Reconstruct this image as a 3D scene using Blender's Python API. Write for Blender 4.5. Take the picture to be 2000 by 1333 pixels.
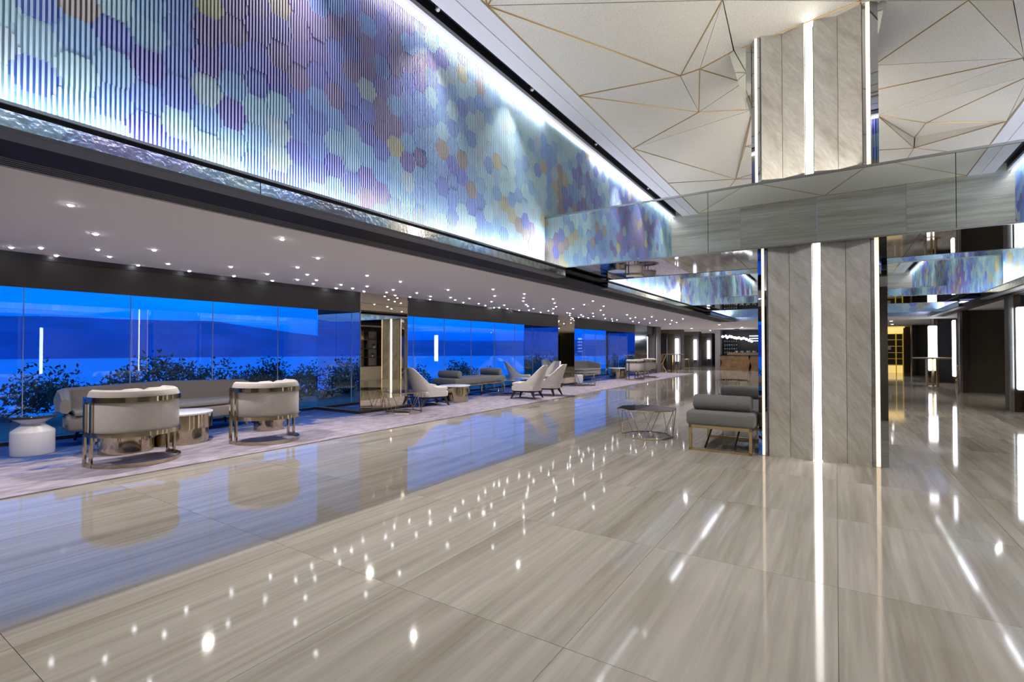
import bpy, bmesh, math, random
from mathutils import Vector, Matrix, geometry
from math import pi, sin, cos, radians as R
random.seed(7)
SC = bpy.context.scene
for o in list(bpy.data.objects): bpy.data.objects.remove(o)
COL = SC.collection

# ------------------------------------------------------------------ camera
cam = bpy.data.cameras.new('camera'); co = bpy.data.objects.new('camera', cam); COL.objects.link(co)
cam.sensor_width = 36; cam.lens = 974/2000*36; cam.clip_end = 3000
co.location = (0, 0, 1.3); co.rotation_euler = (R(90.8), 0, R(33))
SC.camera = co
# ------------------------------------------------------------------ view
SC.view_settings.view_transform = 'Standard'; SC.view_settings.look = 'None'
SC.view_settings.gamma = 1; SC.view_settings.use_curve_mapping = False
SC.view_settings.exposure = 0.0
cy = SC.cycles
cy.max_bounces = 9; cy.diffuse_bounces = 3; cy.glossy_bounces = 7; cy.transparent_max_bounces = 12
cy.transmission_bounces = 4; cy.sample_clamp_indirect = 4; cy.sample_clamp_direct = 0
cy.caustics_reflective = False; cy.caustics_refractive = False
cy.use_denoising = True
# ------------------------------------------------------------------ sky at blue hour
W = bpy.data.worlds.new('world'); SC.world = W; W.use_nodes = True
nt = W.node_tree; N = nt.nodes; N.clear(); L = nt.links
out = N.new('ShaderNodeOutputWorld'); bg = N.new('ShaderNodeBackground')
tc = N.new('ShaderNodeTexCoord'); sp = N.new('ShaderNodeSeparateXYZ')
L.new(tc.outputs['Generated'], sp.inputs[0])
elev = N.new('ShaderNodeValToRGB'); el = elev.color_ramp.elements
el[0].position = 0.0; el[0].color = (0.0, 0.09, 1.0, 1); el[1].position = 0.35; el[1].color = (0.02, 0.45, 1.3, 1)
e = el.new(0.08); e.color = (0.0, 0.28, 1.35, 1)
L.new(sp.outputs['Z'], elev.inputs[0])
dusk = N.new('ShaderNodeValToRGB'); dl = dusk.color_ramp.elements
dl[0].color = (0.06, 0.15, 0.55, 1); dl[1].color = (0.13, 0.27, 0.62, 1); dl[1].position = .3
L.new(sp.outputs['Z'], dusk.inputs[0])
mr = N.new('ShaderNodeMapRange'); mr.inputs[1].default_value = -0.5; mr.inputs[2].default_value = 0.1
mr.inputs[3].default_value = 1; mr.inputs[4].default_value = 0
L.new(sp.outputs['Y'], mr.inputs[0])
mx = N.new('ShaderNodeMix'); mx.data_type = 'RGBA'
L.new(mr.outputs[0], mx.inputs[0]); L.new(elev.outputs[0], mx.inputs[6]); L.new(dusk.outputs[0], mx.inputs[7])
mp = N.new('ShaderNodeMapping'); mp.inputs['Scale'].default_value = (2, 2, 14)
nz = N.new('ShaderNodeTexNoise'); nz.inputs['Scale'].default_value = 1.6; nz.inputs['Detail'].default_value = 5
L.new(tc.outputs['Generated'], mp.inputs[0]); L.new(mp.outputs[0], nz.inputs[0])
cr = N.new('ShaderNodeMapRange'); cr.inputs[1].default_value = .35; cr.inputs[2].default_value = .7
cr.inputs[3].default_value = .75; cr.inputs[4].default_value = 1.25
L.new(nz.outputs[0], cr.inputs[0])
mu = N.new('ShaderNodeMix'); mu.data_type = 'RGBA'; mu.blend_type = 'MULTIPLY'; mu.inputs[0].default_value = 1
L.new(mx.outputs[2], mu.inputs[6]); L.new(cr.outputs[0], mu.inputs[7])
L.new(mu.outputs[2], bg.inputs[0]); bg.inputs[1].default_value = 1.2; L.new(bg.outputs[0], out.inputs[0])
# ------------------------------------------------------------------ room lamps, plus added fill lights
def area(name, loc, direction, sx, sy, power, col=(1, .98, .95), spread=180, label=None, group=None):
    d = bpy.data.lights.new(name, 'AREA'); d.shape = 'RECTANGLE'; d.size = sx; d.size_y = sy
    d.energy = power; d.color = col; d.spread = R(spread)
    o = bpy.data.objects.new(name, d); COL.objects.link(o); o.location = loc
    z = -Vector(direction).normalized()
    y = Vector((0, 1, 0)) if abs(z.y) < .9 else Vector((0, 0, 1))
    x = y.cross(z).normalized(); y = z.cross(x)
    o.matrix_world = Matrix.Translation(loc) @ Matrix((x, y, z)).transposed().to_4x4()
    return o
def spot(name, loc, target, power, ang=60, col=(1, .95, .88), blend=.6, r=.04):
    d = bpy.data.lights.new(name, 'SPOT'); d.energy = power; d.spot_size = R(ang); d.spot_blend = blend
    d.color = col; d.shadow_soft_size = r
    o = bpy.data.objects.new(name, d); COL.objects.link(o); o.location = loc
    o.rotation_euler = (Vector(target)-Vector(loc)).to_track_quat('-Z', 'Y').to_euler()
    return o
XM, XR = -3.74, 3.02           # mural planes
XC, XCR = -3.37, 2.64          # faces of the mirror ledges below them
XP, XG = -7.85, -9.2           # fascia / pillar front, window glass
ZL, ZS, ZC, ZT = 2.40, 2.50, 4.84, 5.12
BEAMS = [(6.65, 8.3), (14.6, 16.9)]
YB, YE = -0.39, 21.6
BAYS = [(YB, 6.65), (8.3, 14.6), (16.9, YE)]
for (a, b) in BAYS:
    for x, sgn in ((XM, 1), (XR, -1)):
        area('mural_uplight', (x+.10*sgn, (a+b)/2, 2.53), (-.35*sgn, 0, 1), .05, b-a-.1, 12*(b-a), (.90, .93, 1))
        area('mural_top_light', (x+.07*sgn, (a+b)/2, ZC-.05), (-.5*sgn, 0, -1), .03, b-a-.1, 3.6*(b-a), (.93, .95, 1))
for (a, b) in BEAMS:
    for x, sgn in ((XM, 1), (XR, -1)):
        for yy in (a-.05, b+.05):
            area('corner_light', (x+.12*sgn, yy, 2.9), (-1*sgn, -.4 if yy < a else .4, 0), .03, .7, 9, (.95, .96, 1))
    area('beam_fill', ((XM+XR)/2, (a+b)/2, 3.34), (0, 0, 1), b-a-.5, 5.4, 62, (1, .95, .87))  # added light above the beam to brighten the ceiling; no fitting there
for yy in (.8, 2.4, 4.0, 5.6, 9.6, 11.4, 13.2, 17.9, 20.0):
    for x, sgn in ((-3.52, 1), (2.78, -1)):
        spot('slot_spotlight', (x, yy, ZC+.05), (x+(.7 if sgn > 0 else -1.6), yy, 0), 165, 84, blend=.9, r=.02)
for x in (-3.52, 2.78):
    spot('column_fill_spot', (x, 2.6, ZC+.05), (-.16, 6.7, 1.3), 230, 44, blend=.8)  # extra pair of spots put in to brighten the column front
for yy in (1.2, 4.0, 10.0, 13.0, 19.0):
    for x, t in ((-2.9, -1.6), (2.2, 1.0)):
        spot('ceiling_fill_spot', (x, yy, 3.4), (t, yy+.4, ZT), 22, 90, (1, .95, .88), 1)  # free-floating spots added for glow on the ceiling facets
for (x, yy) in ((-6.6, .6), (-6.6, 3.2), (-6.4, 5.6), (-6.6, 9), (-6.6, 12), (-6.6, 15.3), (-6.6, 18.3), (-6.8, 21.5), (-6.8, 25), (-6.8, 29)):
    spot('lounge_downlight', (x, yy, ZL-.02), (x-.1, yy, 0), 190, 150, (1, .92, .88), 1)
for yy in (.5, 2.6, 4.7, 7.2, 9.8, 12.5, 15.5, 19):
    spot('aisle_fill_spot', (-4.55, yy, ZL-.02), (-4.5, yy, 0), 55, 140, (1, .93, .88), 1, .02)  # unseen spots added to fill the dim floor beside the carpet
for (x, yy) in ((-3, 24), (0, 24), (-4.7, 29), (-1, 29), (1.6, 27), (-7, 34), (-3.9, 26.5)):
    spot('lobby_downlight', (x, yy, ZL-.02), (x, yy, 0), 110, 140, (.95, .93, 1), 1)
for yy in (6, 11.5, 16.8, 22):
    spot('alcove_downlight', (4.0, yy, ZL-.02), (3.9, yy, 0), 120, 140, (1, .9, .8), 1)

# ------------------------------------------------------------------ materials
MAT = {}
def mat(name, col, rough=.5, metal=0, spec=.5, emit=None, es=0, sheen=0, bump=0, bscale=200, var=0, vscale=4, coat=0):
    m = bpy.data.materials.new(name); m.use_nodes = True; b = m.node_tree.nodes['Principled BSDF']
    b.inputs['Base Color'].default_value = (*col, 1); b.inputs['Roughness'].default_value = rough
    b.inputs['Metallic'].default_value = metal; b.inputs['Specular IOR Level'].default_value = spec
    b.inputs['Coat Weight'].default_value = coat; b.inputs['Coat Roughness'].default_value = .03
    if sheen: b.inputs['Sheen Weight'].default_value = sheen
    if emit: b.inputs['Emission Color'].default_value = (*emit, 1); b.inputs['Emission Strength'].default_value = es
    n = m.node_tree.nodes; l = m.node_tree.links
    if var or bump:
        t = n.new('ShaderNodeTexCoord')
    if var:
        z = n.new('ShaderNodeTexNoise'); z.inputs['Scale'].default_value = vscale; z.inputs['Detail'].default_value = 4
        l.new(t.outputs['Object'], z.inputs[0])
        r = n.new('ShaderNodeValToRGB')
        r.color_ramp.elements[0].position = .3; r.color_ramp.elements[1].position = .7
        r.color_ramp.elements[0].color = (*[c*(1-var) for c in col], 1); r.color_ramp.elements[1].color = (*[min(1, c*(1+var)) for c in col], 1)
        l.new(z.outputs[0], r.inputs[0]); l.new(r.outputs[0], b.inputs['Base Color'])
    if bump:
        z = n.new('ShaderNodeTexNoise'); z.inputs['Scale'].default_value = bscale; z.inputs['Detail'].default_value = 2
        l.new(t.outputs['Object'], z.inputs[0])
        u = n.new('ShaderNodeBump'); u.inputs['Strength'].default_value = bump; u.inputs['Distance'].default_value = .002
        l.new(z.outputs[0], u.inputs['Height']); l.new(u.outputs[0], b.inputs['Normal'])
    MAT[name] = m; return m
def marble(name, c1, c2, c3, stretch, rough, scale=1.0, bumpy=.0, rot=0, coat=0, spec=.5):
    m = bpy.data.materials.new(name); m.use_nodes = True; n = m.node_tree.nodes; l = m.node_tree.links
    b = n['Principled BSDF']; b.inputs['Roughness'].default_value = rough; b.inputs['Specular IOR Level'].default_value = spec
    b.inputs['Coat Weight'].default_value = coat; b.inputs['Coat Roughness'].default_value = .02
    t = n.new('ShaderNodeTexCoord'); oi = n.new('ShaderNodeObjectInfo')
    ml = n.new('ShaderNodeMath'); ml.operation = 'MULTIPLY'; ml.inputs[1].default_value = 57.0; l.new(oi.outputs['Random'], ml.inputs[0])
    vr = n.new('ShaderNodeVectorMath'); vr.operation = 'ADD'
    rt = n.new('ShaderNodeMapping'); rt.inputs['Rotation'].default_value = rot if rot else (0, 0, 0)
    l.new(t.outputs['Object'], rt.inputs[0])
    mp = n.new('ShaderNodeMapping'); mp.inputs['Scale'].default_value = stretch
    l.new(rt.outputs[0], mp.inputs[0]); l.new(mp.outputs[0], vr.inputs[0]); l.new(ml.outputs[0], vr.inputs[1])
    a = n.new('ShaderNodeTexNoise'); a.inputs['Scale'].default_value = scale; a.inputs['Detail'].default_value = 7; a.inputs['Roughness'].default_value = .62; a.inputs['Distortion'].default_value = .25
    l.new(vr.outputs[0], a.inputs[0])
    r = n.new('ShaderNodeValToRGB'); q = r.color_ramp.elements
    q[0].position = .32; q[0].color = (*c1, 1); q[1].position = .68; q[1].color = (*c3, 1); k = q.new(.48); k.color = (*c2, 1)
    l.new(a.outputs[0], r.inputs[0])
    w = n.new('ShaderNodeTexNoise'); w.inputs['Scale'].default_value = scale*5; w.inputs['Detail'].default_value = 3
    l.new(vr.outputs[0], w.inputs[0])
    rr = n.new('ShaderNodeMapRange'); rr.inputs[1].default_value = .3; rr.inputs[2].default_value = .7; rr.inputs[3].default_value = .88; rr.inputs[4].default_value = 1.1
    l.new(w.outputs[0], rr.inputs[0])
    tv = n.new('ShaderNodeMapRange'); tv.inputs[3].default_value = .95; tv.inputs[4].default_value = 1.03; l.new(oi.outputs['Random'], tv.inputs[0])
    m2 = n.new('ShaderNodeMath'); m2.operation = 'MULTIPLY'; l.new(rr.outputs[0], m2.inputs[0]); l.new(tv.outputs[0], m2.inputs[1])
    x = n.new('ShaderNodeMix'); x.data_type = 'RGBA'; x.blend_type = 'MULTIPLY'; x.inputs[0].default_value = 1
    l.new(r.outputs[0], x.inputs[6]); l.new(m2.outputs[0], x.inputs[7]); l.new(x.outputs[2], b.inputs['Base Color'])
    if bumpy:
        z = n.new('ShaderNodeTexNoise'); z.inputs['Scale'].default_value = 1.4; l.new(t.outputs['Object'], z.inputs[0])
        u = n.new('ShaderNodeBump'); u.inputs['Strength'].default_value = bumpy; u.inputs['Distance'].default_value = .02
        l.new(z.outputs[0], u.inputs['Height']); l.new(u.outputs[0], b.inputs['Normal'])
    MAT[name] = m; return m
marble('floor_marble', (.31, .275, .225), (.42, .385, .33), (.50, .46, .405), (5.5, .22, 1), .06, 1.0, .012, spec=.22)
marble('stone', (.40, .365, .30), (.52, .485, .42), (.60, .57, .51), (9, 9, 1.1), .35, .9, rot=(0, R(38), 0))
marble('wood_stone', (.28, .26, .21), (.40, .38, .33), (.50, .48, .43), (.35, 1, 7), .3, 1.0)
mat('mirror', (.86, .90, .86), .01, 1)
mat('dark_mirror', (.55, .57, .6), .02, 1)
mat('gold_mirror', (.78, .70, .52), .015, 1)
mat('grey_mirror', (.38, .41, .47), .12, 1)
mat('chrome', (.55, .57, .6), .12, 1)
mat('antique_mirror', (.85, .88, .92), .09, 1, bump=.4, bscale=30, var=.3, vscale=14)
mat('steel', (.42, .43, .44), .25, 1)
mat('black', (.012, .012, .018), .4)
mat('black_gloss', (.012, .012, .018), .6, spec=.15)
mat('fascia', (.035, .030, .027), .45)
mat('grille', (.13, .13, .14), .5)
mat('pier_grey', (.16, .15, .165), .7)
mat('dark_panel', (.085, .075, .055), .55, var=.12, vscale=2)
mat('blue_black', (.02, .021, .028), .35)
mat('red_brown', (.05, .025, .018), .4)
mat('white_ceiling', (.86, .84, .88), .7)
mat('white_gloss', (.72, .71, .76), .35)
mat('gold', (.66, .52, .30), .16, 1)
mat('gold_line', (.45, .29, .11), .4, .6)
mat('champagne', (.52, .44, .31), .1, 1)
mat('facet', (.64, .61, .54), .5, var=.22, vscale=130, bump=.5, bscale=900)
mat('fabric', (.50, .465, .43), .85, sheen=.3, bump=.35, bscale=500, var=.05, vscale=40)
mat('cream_fabric', (.76, .71, .65), .8, sheen=.3, bump=.25, bscale=500)
mat('taupe_fabric', (.24, .215, .20), .85, sheen=.3, bump=.35, bscale=500, var=.06, vscale=30)
mat('grey_fabric', (.18, .175, .165), .9, sheen=.3, bump=.3, bscale=600, var=.06, vscale=60)
mat('dark_wood', (.03, .02, .018), .35)
mat('tan_wood', (.22, .15, .10), .45)
mat('bar_wood', (.36, .22, .105), .5, var=.3, vscale=5)
mat('table_wood', (.42, .30, .19), .4)
mat('dark_glass', (.03, .035, .05), .02, spec=1)
mat('white_stone', (.78, .77, .80), .25)
mat('lamp_white', (1, 1, 1), .4, emit=(.95, .96, 1), es=7)
mat('strip_light', (1, 1, 1), .4, emit=(1, .98, .94), es=9)
mat('warm_strip', (1, .9, .75), .4, emit=(1, .72, .46), es=1.35)
mat('star', (1, 1, 1), .4, emit=(.93, .94, 1), es=55)
mat('led', (1, 1, 1), .4, emit=(.97, .97, 1), es=6)
mat('bulb', (1, 1, 1), .4, emit=(.95, .97, 1), es=9)
mat('yellow_paint_glow', (.75, .55, .04), .4, emit=(.9, .6, .05), es=.25)  # faint emission put into the paint so the door frame looks lit
mat('yellow_plastic', (.85, .72, .03), .4)
mat('yellow_lit', (.9, .7, .3), .5, emit=(1, .72, .25), es=.8)  # emission stands in for light on the transom, kick panel and soffit
mat('backlight', (1, 1, 1), .4, emit=(.8, .88, 1), es=1.8)
mat('paper', (.7, .7, .66), .6)
mat('bottle_glass', (.05, .07, .09), .08, spec=.8)
mat('label_red', (.35, .05, .06), .5)
mat('leaf', (.012, .03, .03), .6)
mat('indoor_leaf', (.05, .12, .05), .5)
mat('bark', (.02, .018, .02), .8)
mat('hill', (.01, .11, .45), .95, var=.2, vscale=.03)
mat('water', (.01, .26, .85), .45, spec=.5)
mat('terrace', (.06, .08, .10), .7, var=.3, vscale=2)
for k in ('star', 'bulb', 'yellow_paint_glow', 'yellow_lit', 'backlight', 'warm_strip'):
    MAT[k].cycles.emission_sampling = 'NONE'
# window glass: see-through pane with a mirror-like surface
g = bpy.data.materials.new('glass'); g.use_nodes = True; n = g.node_tree.nodes; l = g.node_tree.links; n.clear()
o_ = n.new('ShaderNodeOutputMaterial'); ms = n.new('ShaderNodeMixShader'); fr = n.new('ShaderNodeFresnel'); fr.inputs[0].default_value = 1.52
tr = n.new('ShaderNodeBsdfTransparent'); tr.inputs[0].default_value = (.86, .95, 1, 1); gl = n.new('ShaderNodeBsdfGlossy'); gl.inputs['Roughness'].default_value = 0.0
gl.inputs['Color'].default_value = (.9, .95, 1, 1)
ge = n.new('ShaderNodeNewGeometry'); im = n.new('ShaderNodeMapRange'); im.inputs[3].default_value = 1.8; im.inputs[4].default_value = 1/1.8
l.new(ge.outputs['Backfacing'], im.inputs[0]); l.new(im.outputs[0], fr.inputs[0])
l.new(fr.outputs[0], ms.inputs[0]); l.new(tr.outputs[0], ms.inputs[1]); l.new(gl.outputs[0], ms.inputs[2]); l.new(ms.outputs[0], o_.inputs[0]); MAT['glass'] = g
# mural paint from the per-face colours
for nm in ('mural_paint',):
    m = bpy.data.materials.new(nm); m.use_nodes = True; n = m.node_tree.nodes; b = n['Principled BSDF']
    b.inputs['Roughness'].default_value = .5
    a = n.new('ShaderNodeAttribute'); a.attribute_name = 'paint'; m.node_tree.links.new(a.outputs['Color'], b.inputs['Base Color']); MAT[nm] = m
# carpet
m = bpy.data.materials.new('carpet'); m.use_nodes = True; n = m.node_tree.nodes; l = m.node_tree.links; b = n['Principled BSDF']; b.inputs['Roughness'].default_value = .95; b.inputs['Specular IOR Level'].default_value = .1
t = n.new('ShaderNodeTexCoord'); s = n.new('ShaderNodeSeparateXYZ'); l.new(t.outputs['Object'], s.inputs[0])
z = n.new('ShaderNodeTexNoise'); z.inputs['Scale'].default_value = 1.3; z.inputs['Detail'].default_value = 8; z.inputs['Roughness'].default_value = .7
mp = n.new('ShaderNodeMapping'); mp.inputs['Scale'].default_value = (1.6, .7, 1); l.new(t.outputs['Object'], mp.inputs[0]); l.new(mp.outputs[0], z.inputs[0])
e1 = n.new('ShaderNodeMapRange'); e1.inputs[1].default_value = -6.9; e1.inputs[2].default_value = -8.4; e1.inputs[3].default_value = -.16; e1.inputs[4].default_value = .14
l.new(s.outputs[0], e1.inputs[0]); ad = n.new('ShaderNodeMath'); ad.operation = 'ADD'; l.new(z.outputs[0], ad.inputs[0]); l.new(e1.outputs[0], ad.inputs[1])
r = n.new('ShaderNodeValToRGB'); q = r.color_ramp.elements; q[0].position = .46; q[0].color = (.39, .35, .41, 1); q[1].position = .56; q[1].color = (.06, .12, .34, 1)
l.new(ad.outputs[0], r.inputs[0])
z2 = n.new('ShaderNodeTexNoise'); z2.inputs['Scale'].default_value = 6; z2.inputs['Detail'].default_value = 8; l.new(mp.outputs[0], z2.inputs[0])
r2 = n.new('ShaderNodeMapRange'); r2.inputs[1].default_value = .35; r2.inputs[2].default_value = .65; r2.inputs[3].default_value = .75; r2.inputs[4].default_value = 1.15; l.new(z2.outputs[0], r2.inputs[0])
x = n.new('ShaderNodeMix'); x.data_type = 'RGBA'; x.blend_type = 'MULTIPLY'; x.inputs[0].default_value = 1; l.new(r.outputs[0], x.inputs[6]); l.new(r2.outputs[0], x.inputs[7]); l.new(x.outputs[2], b.inputs['Base Color'])
MAT['carpet'] = m

# ------------------------------------------------------------------ mesh helpers
class MB:
    def __init__(s): s.v = []; s.f = []
    def add(s, vs, fs):
        k = len(s.v); s.v += [tuple(p) for p in vs]; s.f += [tuple(i+k for i in f) for f in fs]; return s
    def box(s, x0, x1, y0, y1, z0, z1, rz=0, c=None):
        p = [(x, y, z) for z in (z0, z1) for (x, y) in ((x0, y0), (x1, y0), (x1, y1), (x0, y1))]
        if rz:
            cx, cyy = c if c else ((x0+x1)/2, (y0+y1)/2)
            p = [(cx+(x-cx)*cos(rz)-(y-cyy)*sin(rz), cyy+(x-cx)*sin(rz)+(y-cyy)*cos(rz), z) for x, y, z in p]
        return s.add(p, [(3, 2, 1, 0), (4, 5, 6, 7), (0, 1, 5, 4), (1, 2, 6, 5), (2, 3, 7, 6), (3, 0, 4, 7)])
    def prism(s, poly, z0, z1):
        k = len(poly)
        return s.add([(x, y, z0) for x, y in poly]+[(x, y, z1) for x, y in poly],
                     [tuple(range(k-1, -1, -1)), tuple(range(k, 2*k))]+[(i, (i+1) % k, k+(i+1) % k, k+i) for i in range(k)])
    def lathe(s, prof, n=32, c=(0, 0)):
        vs = [(c[0]+r*cos(2*pi*i/n), c[1]+r*sin(2*pi*i/n), z) for r, z in prof for i in range(n)]
        fs = [(j*n+i, j*n+(i+1) % n, (j+1)*n+(i+1) % n, (j+1)*n+i) for j in range(len(prof)-1) for i in range(n)]
        fs += [tuple(range(n-1, -1, -1)), tuple((len(prof)-1)*n+i for i in range(n))]
        return s.add(vs, fs)
    def tube(s, pts, r, n=8, closed=False, r2=None):
        pts = [Vector(p) for p in pts]; m_ = len(pts); rings = []
        for i, p in enumerate(pts):
            a = pts[(i-1) % m_] if closed or i > 0 else p; b2 = pts[(i+1) % m_] if closed or i < m_-1 else p
            d = (b2-a).normalized(); u = d.cross(Vector((0, 0, 1)))
            if u.length < .05: u = d.cross(Vector((1, 0, 0)))
            u.normalize(); w = d.cross(u); rr = r if r2 is None else r+(r2-r)*i/(m_-1)
            rings.append([p+u*rr*cos(2*pi*k/n)+w*rr*sin(2*pi*k/n) for k in range(n)])
        vs = [q for g_ in rings for q in g_]; fs = []
        for i in range(m_ if closed else m_-1):
            j = (i+1) % m_
            fs += [(i*n+k, i*n+(k+1) % n, j*n+(k+1) % n, j*n+k) for k in range(n)]
        if not closed: fs += [tuple(range(n)), tuple((m_-1)*n+k for k in range(n))]
        return s.add(vs, fs)
    def bar(s, pts, w, h, closed=False):
        """flat bar following pts (xy), standing w thick, h tall, pts z is the bottom"""
        pts = [Vector(p) for p in pts]; m_ = len(pts); vs = []
        for i, p in enumerate(pts):
            a = pts[(i-1) % m_] if closed or i > 0 else p; b2 = pts[(i+1) % m_] if closed or i < m_-1 else p
            d = (b2-a); d.z = 0; d.normalize(); u = Vector((d.y, -d.x, 0))*w/2
            vs += [p-u, p+u, p+u+Vector((0, 0, h)), p-u+Vector((0, 0, h))]
        fs = []
        for i in range(m_ if closed else m_-1):
            j = (i+1) % m_
            fs += [(4*i+k, 4*j+k, 4*j+(k+1) % 4, 4*i+(k+1) % 4) for k in range(4)]
        if not closed: fs += [(3, 2, 1, 0), (4*m_-4, 4*m_-3, 4*m_-2, 4*m_-1)]
        return s.add(vs, fs)
    def mesh(s, name, m, bevel=0, smooth=False, seg=2):
        me = bpy.data.meshes.new(name); me.from_pydata(s.v, [], s.f)
        bm = bmesh.new(); bm.from_mesh(me); bmesh.ops.recalc_face_normals(bm, faces=bm.faces)
        if bevel:
            bmesh.ops.bevel(bm, geom=[e for e in bm.edges if len(e.link_faces) == 2 and e.calc_face_angle(0) > .5], offset=bevel, segments=seg, profile=.5, affect='EDGES', clamp_overlap=True)
        bm.to_mesh(me); bm.free()
        me.materials.append(MAT[m])
        if smooth:
            for p in me.polygons: p.use_smooth = True
            try: me.set_sharp_from_angle(angle=R(38))
            except Exception: pass
        return me
    def build(s, name, m, parent=None, bevel=0, smooth=False, seg=2, kind=None):
        o = bpy.data.objects.new(name, s.mesh(name, m, bevel, smooth, seg)); COL.objects.link(o)
        if parent: o.parent = parent
        if kind: o['kind'] = kind
        return o
def box(name, m, x0, x1, y0, y1, z0, z1, parent=None, bevel=0, kind=None, smooth=False, seg=2):
    return MB().box(x0, x1, y0, y1, z0, z1).build(name, m, parent, bevel, smooth or bevel > 0, seg, kind)
def empty(name, loc=(0, 0, 0), rz=0):
    o = bpy.data.objects.new(name, None); COL.objects.link(o); o.location = loc; o.rotation_euler = (0, 0, rz); o.empty_display_size = .1; return o
def tag(o, label, cat, group=None):
    o['label'] = label; o['category'] = cat
    if group: o['group'] = group
    return o
def kids(o): return [c for c in bpy.data.objects if c.parent == o]
def copy_tree(o, parent=None):
    c = o.copy(); COL.objects.link(c)
    if parent: c.parent = parent
    for ch in kids(o): copy_tree(ch, c)
    return c
def place(proto, used, loc, rz, label, cat, group=None, sc=1):
    """first use moves the prototype itself, later uses copy it with all its parts"""
    o = proto if not used else copy_tree(proto)
    used.append(1); o.location = loc; o.rotation_euler = (0, 0, rz); o.scale = (sc, sc, sc)
    if 'group' in o.keys(): del o['group']
    return tag(o, label, cat, group)
def struct(name, loc=(0, 0, 0)):
    o = empty(name, loc); o['kind'] = 'structure'; return o

# ================================================================== SETTING
# floor: marble tiles over a dark bed
fl = box('floor', 'black', -9.4, 4.9, YB-.1, 44, -.12, -.011, kind='structure')
TX, TY = 1.0, 1.3
tile = MB().box(-TX/2+.0012, TX/2-.0012, -TY/2+.0012, TY/2-.0012, -.012, 0).mesh('tile', 'floor_marble')
tile_n = 0
y = 1.95-2*TY
while y < 33.2:
    for i in range(11):
        x = -6.0+TX/2+i*TX
        if x > 4.9: continue
        o = bpy.data.objects.new('tile', tile); COL.objects.link(o); o.location = (x, y+TY/2, 0); o.parent = fl; tile_n += 1
    y += TY
yend = y
MB().box(-9.3, 4.8, yend+.002, 43.5, -.012, 0).build('far_paving', 'floor_marble', fl)
box('edge_paving', 'floor_marble', -9.3, -6.002, 26.2, yend, -.012, 0, fl)
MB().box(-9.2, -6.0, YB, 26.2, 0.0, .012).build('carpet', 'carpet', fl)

# low ceiling over the lounge, lobby and right side
def ceiling(name, x0, x1, y0, y1):
    return box(name, 'white_ceiling', x0, x1, y0, y1, ZL, ZL+.06, kind='structure')
ceiling('ceiling_lounge', -9.3, -4.23, YB-.1, YE+1.1)
ceiling('ceiling_far', -9.3, 5.0, YE+1.1, 43.5)
ceiling('ceiling_right', 3.2, 5.0, YB-.1, YE+1.1)
# slot with linear grille between lounge ceiling and the mural ledge
gr = struct('trim_grille', (0, 0, 0))
box('recess', 'black_gloss', -4.0, -3.36, YB, YE+1.1, ZL+.06, ZL+.08, gr)
for k in range(5):
    box('slat', 'grille', -4.19+k*.042, -4.175+k*.042, YB, YE+1.1, ZL-.002, ZL+.05, gr)
box('backing', 'black', -4.23, -4.0, YB, YE+1.1, ZL+.05, ZL+.07, gr)
box('lip', 'black_gloss', -4.0, -3.52, YB, YE+1.1, ZL+.0, ZL+.02, gr)
gr2 = struct('trim_grille_right', (0, 0, 0))
box('recess', 'black_gloss', 2.66, 3.2, YB, YE+1.1, ZL, ZL+.02, gr2)
for k in range(3): box('slat', 'grille', 3.02+k*.05, 3.04+k*.05, YB, YE+1.1, ZL-.012, ZL, gr2)
# mirrored ledges under the murals, one per bay
for bi, (a, b) in enumerate(BAYS):
    for side, (xc, xm, sg) in enumerate(((XC, XM, 1), (XCR, XR, -1))):
        lg = struct('trim_%d' % (1+bi*2+side))
        n_ = max(1, round((b-a)/2.6)); st = (b-a)/n_
        for k in range(n_):
            box('mirror_panel', 'antique_mirror', min(xc, xc-.012*sg), max(xc, xc-.012*sg), a+k*st+.003, a+(k+1)*st-.003, 2.375, 2.485, lg)
        box('top_rail', 'steel', min(xc+.006*sg, xc-.03*sg), max(xc+.006*sg, xc-.03*sg), a, b, 2.485, 2.502, lg)
        box('bottom_rail', 'grille', min(xc+.004*sg, xc-.14*sg), max(xc+.004*sg, xc-.14*sg), a, b, 2.352, 2.375, lg)
        box('ledge', 'black', min(xc-.03*sg, xm), max(xc-.03*sg, xm), a, b, 2.40+.03, 2.45, lg)
# wall behind the murals, above the low ceilings
box('wall_left', 'white_ceiling', XM-.2, XM-.05, YB-.1, YE+.2, 2.46, 5.5, kind='structure')
box('wall_right', 'white_ceiling', XR+.05, XR+.2, YB-.1, YE+.2, 2.46, 5.5, kind='structure')
box('wall_front', 'white_ceiling', XM-.2, XR+.2, YE+.05, YE+.2, 2.46, 5.5, kind='structure')
box('trim_20', 'chrome', XC, XCR, YE-.36, YE-.34, 2.37, 2.5, kind='structure')
box('trim_21', 'white_ceiling', XC, XCR, YE-.34, YE+1.1, ZL, 2.42, kind='structure')
# stone wall behind the camera (seen in the mirrored beam)
wb = struct('wall_back')
bx0 = [XM, -2.0, -.35, 1.3, XR]
for k in range(4):
    for j, (z0, z1) in enumerate(((0, 2.4), (2.4, 5.4))):
        box('stone_panel', 'wood_stone', bx0[k]+.002, bx0[k+1]-.002, YB-.06, YB, z0+.002, z1-.002, wb)
box('wall_back_lounge', 'dark_panel', -9.3, XM, YB-.1, YB-.02, 0, 2.4, kind='structure')
box('wall_back_right', 'dark_panel', XR, 5, YB-.1, YB-.02, 0, 2.4, kind='structure')
box('wall_outer', 'dark_panel', 4.8, 4.9, YB-.1, 43.5, 0, 2.4, kind='structure')

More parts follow.
